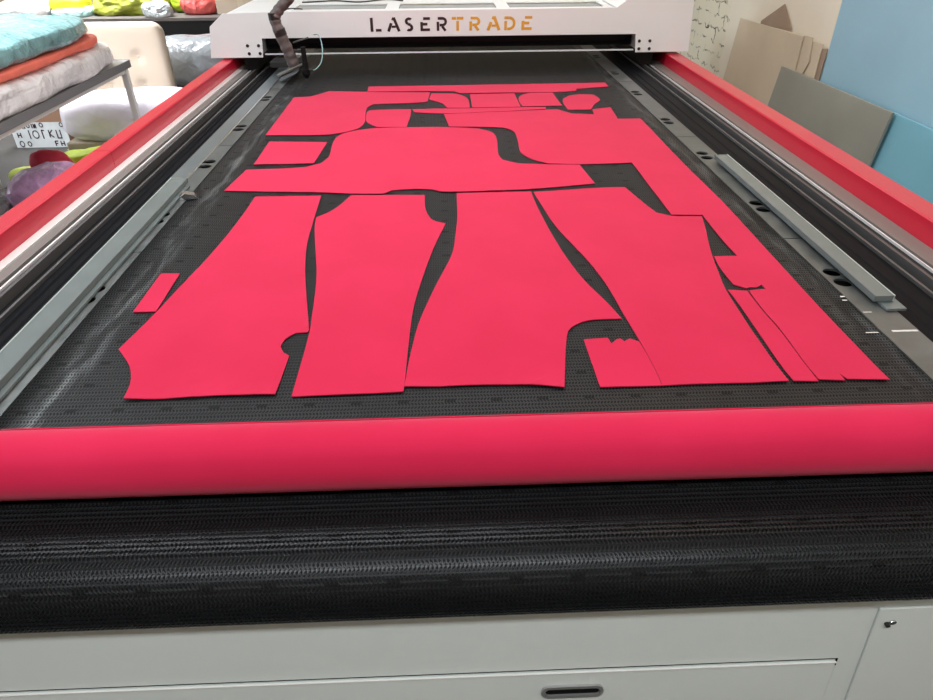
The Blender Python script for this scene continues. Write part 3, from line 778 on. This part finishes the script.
# ------------------------------------------------------------------ things at the left
M['table_grey'] = mat('table_edge', (.22, .22, .23), .4, .3)
M['table_top'] = mat('table_top', (.40, .40, .40), .3)
tb = thing('work_table', 'narrow grey-topped work table with white legs at the left, plastic bundles on it', 'table', (-2.72, 3.9, 0))
link('tabletop', boxes((-1.5, .565, -1.2, 1.13, .733, .76)), M['table_top'], tb)
link('edge_band', boxes((.5655, .575, -1.2, 1.13, .715, .762), (-1.5, .5655, 1.1305, 1.14, .715, .762)), M['table_edge'] if 'table_edge' in M else M['table_grey'], tb)
for lx, ly in ((.53, 1.04), (-1.46, 1.04), (.53, -1.1), (-1.46, -1.1)):
    link('leg', boxes((lx, lx + .04, ly, ly + .04, 0, .732)), M['white'], tb, bev=.003)
link('rail', boxes((.538, .562, -1.06, 1.04, .69, .725)), M['white'], tb)

def crinkle(name, col, rough=.22, trans=0., var=.12, bump=.5, bs=14, alpha=1., spec=.6):
    """crumpled film: sharp creases from a distorted cell pattern"""
    m = mat(name, col, rough, var=var, vscale=9, trans=trans, spec=spec)
    N, L = m.node_tree.nodes, m.node_tree.links; b = N['Principled BSDF']
    tc = N.new('ShaderNodeTexCoord'); nz = N.new('ShaderNodeTexNoise'); nz.inputs['Scale'].default_value = 4; nz.inputs['Detail'].default_value = 5
    L.new(tc.outputs['Object'], nz.inputs['Vector'])
    ad = N.new('ShaderNodeVectorMath'); ad.operation = 'MULTIPLY_ADD'; ad.inputs[1].default_value = (.35, .35, .35)
    L.new(nz.outputs['Color'], ad.inputs[0]); L.new(tc.outputs['Object'], ad.inputs[2])
    vo = N.new('ShaderNodeTexVoronoi'); vo.inputs['Scale'].default_value = bs * .75; L.new(ad.outputs[0], vo.inputs['Vector'])
    vo2 = N.new('ShaderNodeTexVoronoi'); vo2.inputs['Scale'].default_value = bs * 1.9; L.new(ad.outputs[0], vo2.inputs['Vector'])
    sm = N.new('ShaderNodeMath'); sm.operation = 'MULTIPLY_ADD'; sm.inputs[1].default_value = .4
    L.new(vo2.outputs['Distance'], sm.inputs[0]); L.new(vo.outputs['Distance'], sm.inputs[2])
    bp = N.new('ShaderNodeBump'); bp.inputs['Strength'].default_value = min(1, bump); bp.inputs['Distance'].default_value = .05
    L.new(sm.outputs[0], bp.inputs['Height']); L.new(bp.outputs[0], b.inputs['Normal'])
    return m
plast_white = crinkle('white_plastic', (.88, .88, .89), .25, bump=.45, bs=8)
b = bag('plastic_bundle', (1.06, 2.10, .17), plast_white, 1, amp=.022, freq=4.5, expo=5)
b.location = (-2.665, 3.99, .7615); tag(b, 'big white plastic wrapped bundle, lowest on the left work table', 'bundle', 'bundles piled on the work table')
b = bag('folded_cloth', (1.06, 1.98, .06), mat('coral_cloth', (.92, .20, .14), .6, bump=.3, bscale=15, var=.1), 2, amp=.014, freq=3, expo=5)
b.location = (-2.675, 3.92, .914); tag(b, 'coral red folded layer between the white bundle and the teal bundle', 'cloth', 'bundles piled on the work table')
b = bag('plastic_bundle', (1.06, 1.92, .135), crinkle('teal_plastic', (.22, .43, .45), .2, bump=.5, bs=8, var=.25), 3, amp=.026, freq=4.2, expo=4)
b.location = (-2.67, 3.90, .966); tag(b, 'teal plastic wrapped bundle on top of the pile on the left work table', 'bundle', 'bundles piled on the work table')

# upholstered headboard standing behind
hb = thing('headboard', 'cream tufted upholstered headboard standing behind the left work table', 'headboard', (-2.85, 5.93, 0))
bm = bmesh.new()
nx, nz = 72, 48; W_, H_ = 1.28, .885
def hshape(x, z):
    d = 0
    for tx in (-.42, -.14, .14, .42):
        for tz in (.20, .42, .64):
            q = ((x - tx) ** 2 + (z - tz) ** 2); d += .022 * math.exp(-q / .0018) + .006 * math.exp(-q / .02)
    e = min(W_ / 2 - abs(x), H_ - z, .08); e = max(e, 0)
    return .05 + .03 * math.sqrt(max(0, 1 - (1 - e / .08) ** 2)) - d
def rc(x, z):   # round the top corners
    r = .09; ax = abs(x); cx = W_ / 2 - r; cz = H_ - r
    if ax > cx and z > cz:
        dx, dz_ = ax - cx, z - cz; m_ = max(dx, dz_); L_ = math.hypot(dx, dz_)
        if L_ > 0: dx, dz_ = dx * m_ / L_, dz_ * m_ / L_
        return (math.copysign(cx + dx, x), cz + dz_)
    return (x, z)
Fg = []; Bg = []
for i in range(nx + 1):
    a = []; b2 = []
    for j in range(nz + 1):
        x, z_ = rc(-W_ / 2 + W_ * i / nx, H_ * j / nz)
        a.append(bm.verts.new((x, -hshape(x, z_), z_))); b2.append(bm.verts.new((x, .03, z_)))
    Fg.append(a); Bg.append(b2)
for i in range(nx):
    for j in range(nz):
        bm.faces.new((Fg[i][j], Fg[i + 1][j], Fg[i + 1][j + 1], Fg[i][j + 1])); bm.faces.new((Bg[i][j], Bg[i][j + 1], Bg[i + 1][j + 1], Bg[i + 1][j]))
for i in range(nx):
    bm.faces.new((Fg[i][nz], Fg[i + 1][nz], Bg[i + 1][nz], Bg[i][nz])); bm.faces.new((Fg[i][0], Bg[i][0], Bg[i + 1][0], Fg[i + 1][0]))
for j in range(nz):
    bm.faces.new((Fg[0][j], Fg[0][j + 1], Bg[0][j + 1], Bg[0][j])); bm.faces.new((Fg[nx][j], Bg[nx][j], Bg[nx][j + 1], Fg[nx][j + 1]))
link('padding', bm, mat('cream_upholstery', (.64, .55, .44), .7, bump=.05, bscale=300), hb, smooth=True)
for tx in (-.42, -.14, .14, .42):
    for tz in (.42, .64):
        bm = bmesh.new(); cyl(bm, (tx, -.052, tz), (0, -1, 0), .012, .006, 14, .008)
        link('button', bm, mat('button_cream', (.62, .54, .44), .6) if 'btn' not in M else M['btn'], hb)

# beige bench with the wrapped roll on it
bn = thing('bench', 'low beige padded bench partly hidden under the white wrapped roll', 'bench', (-2.35, 5.38, 0))
link('seat_pad', boxes((-.50, .62, -.20, .24, .10, .155)), mat('beige_fabric', (.50, .43, .34), .8), bn, bev=.012)
link('base', boxes((-.52, .60, -.18, .22, .0, .0995)), M['white'], bn)
b = bag('wrapped_roll', (1.22, .42, .36), crinkle('white_film', (.86, .82, .93), .25, bump=.22, bs=5, var=.04), 6, amp=.02, freq=2.0, expo=3.4)
b.location = (-2.28, 5.36, .157); tag(b, 'fat white roll wrapped in clear film on the low beige bench', 'roll')

# printed cardboard box, open at the top
bx = thing('open_carton', 'open cardboard carton covered in dark printed letters on the floor under the table', 'box', (-3.27, 5.62, 0))
inn = mat('carton_inside', (.22, .13, .085), .85); pr = mat('carton_print_ground', (.50, .54, .56), .6, var=.15, vscale=8)
link('front_wall', boxes((-.22, .22, -.004, 0, .0, .20)), pr, bx)
link('back_wall', boxes((-.22, .22, .20, .205, .0, .34)), inn, bx)
link('side_wall', boxes((-.224, -.2205, 0, .20, .0, .20)), inn, bx); link('side_wall', boxes((.2205, .224, 0, .20, .0, .20)), inn, bx)
link('bottom', boxes((-.22, .22, 0.0005, .1995, .001, .006)), inn, bx)
link('flap', boxes((-.215, .215, .003, .17, .1, .103)), inn, bx)
def ring(cx, cz, r, w=.008, n=18):
    bm = bmesh.new()
    for k in range(n):
        a, b3 = 2 * math.pi * k / n, 2 * math.pi * (k + 1) / n
        q = [(cx + math.cos(a) * r * .8, cz + math.sin(a) * r), (cx + math.cos(b3) * r * .8, cz + math.sin(b3) * r),
             (cx + math.cos(b3) * (r - w) * .75, cz + math.sin(b3) * (r - w)), (cx + math.cos(a) * (r - w) * .75, cz + math.sin(a) * (r - w))]
        prism(bm, q, 'y', -.0055, -.0042)
    link('printed_letter', bm, M['letter_black'], bx)
def stroke(x0, z0, x1, z1, w=.009):
    bm = bmesh.new(); prism(bm, bar(x0, z0, x1, z1, w), 'y', -.0055, -.0042); link('printed_stroke', bm, M['letter_black'], bx)
ring(-.155, .165, .022); ring(-.075, .175, .018)
for a in ((-.12, .15, -.12, .19), (-.105, .15, -.105, .19), (-.12, .17, -.105, .17), (-.045, .155, -.045, .19), (-.03, .155, -.03, .19), (-.03, .155, -.015, .19), (-.015, .155, -.015, .19)): stroke(*a)
stroke(-.085, .07, -.085, .14); ring(-.035, .105, .034); stroke(.02, .07, .02, .14); stroke(.02, .14, .04, .135)
stroke(.075, .08, .075, .14); stroke(.075, .11, .105, .14); stroke(.075, .11, .105, .08); stroke(.135, .07, .135, .14); stroke(.165, .07, .165, .14); stroke(.135, .075, .165, .075)
ring(.03, .18, .02); ring(.19, .18, .02); ring(-.17, .03, .026); ring(-.11, .03, .022); stroke(-.18, .08, -.18, .12); stroke(-.155, .08, -.155, .12); stroke(-.18, .10, -.155, .10)
stroke(.10, .01, .10, .05); stroke(.10, .05, .125, .05); stroke(.10, .03, .12, .03); stroke(.145, .01, .145, .05); stroke(.17, .01, .17, .05); stroke(.145, .03, .17, .03)


# bags and cloths on the floor beside the machine
def floor_thing(name, size, m, seed, loc, label, cat, rot=0, group=None, **k):
    b_ = bag(name, size, m, seed, **k); b_.location = loc; b_.rotation_euler = (0, 0, R(rot)); return tag(b_, label, cat, group)
floor_thing('cloth_bag', (.46, .40, .30), crinkle('purple_film', (.72, .44, .74), .2, bump=.5, bs=7, var=.2), 11, (-2.50, 4.20, 0),
            'purple bundle in clear plastic on the floor beside the machine', 'bag', 20, amp=.035)
floor_thing('dark_bag', (.34, .30, .12), crinkle('black_film', (.012, .012, .015), .3), 12, (-2.52, 3.86, 0),
            'small black bag on the floor in front of the purple bundle', 'bag', amp=.02)
floor_thing('cloth_heap', (.27, .22, .30), mat('crimson_cloth', (.62, .03, .07), .7, bump=.4, bscale=12, var=.2), 13, (-2.64, 4.56, 0),
            'crimson cloth heap behind the purple bundle', 'cloth', 10, amp=.045)
floor_thing('lime_cloth', (.34, .26, .21), mat('lime_cloth', (.38, .50, .02), .6, bump=.4, bscale=8, var=.12), 14, (-2.58, 4.90, 0),
            'bright lime green folded cloth against the machine side, right of the crimson heap', 'cloth', 25, amp=.03, expo=4)
floor_thing('lime_cloth', (.24, .22, .13), mat('yellow_green_cloth', (.47, .56, .06), .6, bump=.4, bscale=8, var=.12), 15, (-2.93, 4.74, 0),
            'small yellow-green cloth scrap left of the crimson heap', 'cloth', -15, amp=.025)
floor_thing('brown_cloth', (.20, .26, .14), mat('brown_cloth', (.09, .05, .05), .7, bump=.4, bscale=12), 16, (-2.80, 4.42, 0),
            'dark brown cloth lump left of the purple bundle', 'cloth', amp=.03)
floor_thing('plastic_bag', (.26, .72, .13), crinkle('grey_film', (.42, .44, .43), .2, bump=.8, bs=14, var=.2), 17, (-2.84, 4.05, 0),
            'crumpled grey transparent plastic bag lying left of the black bag', 'bag', 8, amp=.03)
floor_thing('paper_sheets', (.42, .60, .10), mat('white_paper', (.72, .72, .77), .6, bump=.1), 18, (-3.20, 4.32, 0),
            'white paper packet on the floor at the far left', 'paper', 15, amp=.012, expo=7, ridge=False)

# ------------------------------------------------------------------ far table with its load
ft = thing('long_table', 'long black table along the back with fabric bundles on top', 'table', (-3.4, 7.5, 0))
link('tabletop', boxes((-1.6, 1.9, -.40, .40, .745, .77)), mat('dark_tabletop', (.10, .09, .085), .45), ft)
link('apron', boxes((-1.6, 1.9, -.395, -.36, .63, .744)), M['black'], ft)
link('lower_rail', boxes((-1.6, 1.9, -.38, -.36, .52, .60)), M['black'], ft)
link('back_panel', boxes((-1.6, 1.9, .34, .38, .05, .744)), mat('brown_panel', (.06, .04, .035), .6), ft)
for lx in (-1.55, .2, 1.84): link('leg', boxes((lx, lx + .05, -.36, -.31, 0, .744)), M['black'], ft)
olive = mat('olive_cloth', (.26, .29, .03), .55, bump=1., bscale=7, var=.5, stretch=(1, 1, 3))
def on_far(name, size, m, seed, x, y, label, cat, rot=0, z=.771, group='bundles on the far table', **k):
    b_ = bag(name, size, m, seed, **k); b_.location = (x, y, z); b_.rotation_euler = (0, 0, R(rot)); return tag(b_, label, cat, group)
on_far('folded_cloth', (.70, .42, .22), olive, 21, -3.00, 7.49, 'large heap of olive green folded cloth on the far table', 'cloth', amp=.085, freq=5, expo=3)
on_far('folded_cloth', (.22, .34, .18), mat('lime_bundle', (.40, .58, .03), .5, bump=.5, bscale=10, var=.25), 22, -2.55, 7.62, 'small bright green bundle right of the olive heap', 'cloth', amp=.03)
on_far('plastic_bag', (.26, .17, .15), crinkle('clear_film', (.55, .60, .62), .2, bump=.8, bs=14, var=.15), 23, -2.70, 7.20, 'clear plastic bag at the front edge right of the olive heap', 'bag', amp=.03, z=.771)
on_far('plastic_bag', (.36, .30, .20), crinkle('red_film', (.72, .12, .11), .2, bump=.5, bs=8, var=.15), 24, -2.34, 7.42, 'glossy red plastic bag at the right of the far table', 'bag', amp=.02)
on_far('folded_cloth', (.34, .40, .08), crinkle('aqua_film', (.42, .70, .70), .3, bump=.5), 25, -3.55, 7.38, 'flat pale aqua bundle left of the olive heap', 'bundle', amp=.015, expo=4)
on_far('folded_cloth', (.34, .30, .10), mat('yellow_cloth', (.85, .68, .02), .6, bump=.3), 26, -3.57, 7.40, 'bright yellow folded cloth resting on the aqua bundle', 'cloth', amp=.02, expo=4, z=.84)
on_far('plastic_bundle', (.44, .42, .15), plast_white, 27, -4.0, 7.36, 'white plastic bundle at the left of the far table', 'bundle', 20, amp=.03)
on_far('plastic_bundle', (.42, .34, .10), crinkle('aqua_film_2', (.45, .72, .70), .3, bump=.5), 28, -4.46, 7.36, 'aqua bundle at the left end of the far table, left of the white one', 'bundle', -20, amp=.02)
cbx = thing('cardboard_box', 'tan cardboard box standing on the right end of the far table', 'box', (-1.92, 7.52, .771))
link('carton', boxes((-.24, .24, -.2, .2, 0, .34)), mat('tan_carton', (.50, .41, .32), .85, var=.05), cbx, bev=.004)
link('packing_tape', boxes((-.03, .03, -.2015, .2015, .0, .3415)), mat('packing_tape', (.55, .47, .36), .3), cbx)
# grey film sack in front of it
bb = thing('crate', 'low black crate on the floor behind the machine at the left', 'crate', (-2.2, 6.38, 0))
link('crate_body', boxes((-.42, .50, -.3, .35, .0, .30)), M['black'], bb, bev=.006)
link('crate_rim', boxes((-.425, .505, -.305, .355, .3005, .33)), M['channel'], bb, bev=.004)
b = bag('film_sack', (.86, .46, .42), crinkle('grey_translucent_film', (.22, .245, .265), .25, bump=.35, bs=6, var=.12), 31, amp=.035, freq=2.5, expo=3)
b.location = (-2.12, 6.40, .331); tag(b, 'full sack of cloudy grey film lying on the black crate', 'sack')

# ------------------------------------------------------------------ lights: ceiling luminaires and the window on the left
def luminaire(x, y, L_, W_, power, col, SPREAD=180, rot=0):
    t_ = thing('ceiling_light', 'long white ceiling luminaire with a glowing diffuser', 'light', (x, y, 3.12), 'ceiling lights')
    t_.rotation_euler = (0, 0, R(rot))
    link('housing', boxes((-W_ / 2, W_ / 2, -L_ / 2, L_ / 2, .0, .08)), M['white'], t_)
    ld = bpy.data.lights.new('diffuser', 'AREA'); ld.shape = 'RECTANGLE'; ld.size = W_ * .9; ld.size_y = L_ * .95
    ld.energy = power; ld.color = col; ld.spread = R(SPREAD)
    lo = bpy.data.objects.new('diffuser_light', ld); C.objects.link(lo); lo.parent = t_; lo.location = (0, 0, -.01)
for (lx_, ly_, e_, c_, s_, l_, r_) in ((-3.3, 4.0, 75, (1, .99, 1), 105, 1.5, 0), (-3.3, 7.0, 85, (1, .99, 1), 105, 1.5, 0), (-.9, 2.2, 32, (.94, .98, 1), 150, 3.0, 90), (.4, 4.9, 13, (1, .97, .95), 140, 1.5, 0), (1.25, 2.6, 9, (1, .74, .50), 180, 1.5, 0), (-.3, -.6, 47, (.95, .99, 1), 180, 3.0, 90)):
    luminaire(lx_, ly_, l_, .28, e_, c_, s_, r_)
# window light
wd_ = bpy.data.lights.new('window_daylight', 'AREA'); wd_.shape = 'RECTANGLE'; wd_.size = 7.2; wd_.size_y = 1.6
wd_.energy = 200; wd_.color = (.90, .96, 1)
wo = bpy.data.objects.new('window_daylight', wd_); C.objects.link(wo); wo.location = (-6.05, 4.7, 1.75)
wo.rotation_euler = (0, R(-90), 0); wo.rotation_mode = 'XYZ'
wo.rotation_euler = Vector((1, 0, -.05)).to_track_quat('-Z', 'Z').to_euler()
fr = struct('window_1', boxes((-6.12, -6.06, 1.0, 8.4, .9, .96), (-6.12, -6.06, 1.0, 8.4, 2.54, 2.6), *[(-6.12, -6.06, y, y + .06, .96, 2.54) for y in (1.0, 2.8, 4.6, 6.4, 8.34)]), M['white'])
w = bpy.data.worlds.new('world'); bpy.context.scene.world = w; w.use_nodes = True
w.node_tree.nodes['Background'].inputs[0].default_value = (.85, .92, 1, 1); w.node_tree.nodes['Background'].inputs[1].default_value = 1.0
vs_ = bpy.context.scene.view_settings
vs_.view_transform = 'Standard'; vs_.look = 'None'; vs_.gamma = 1; vs_.exposure = .6; vs_.use_curve_mapping = False
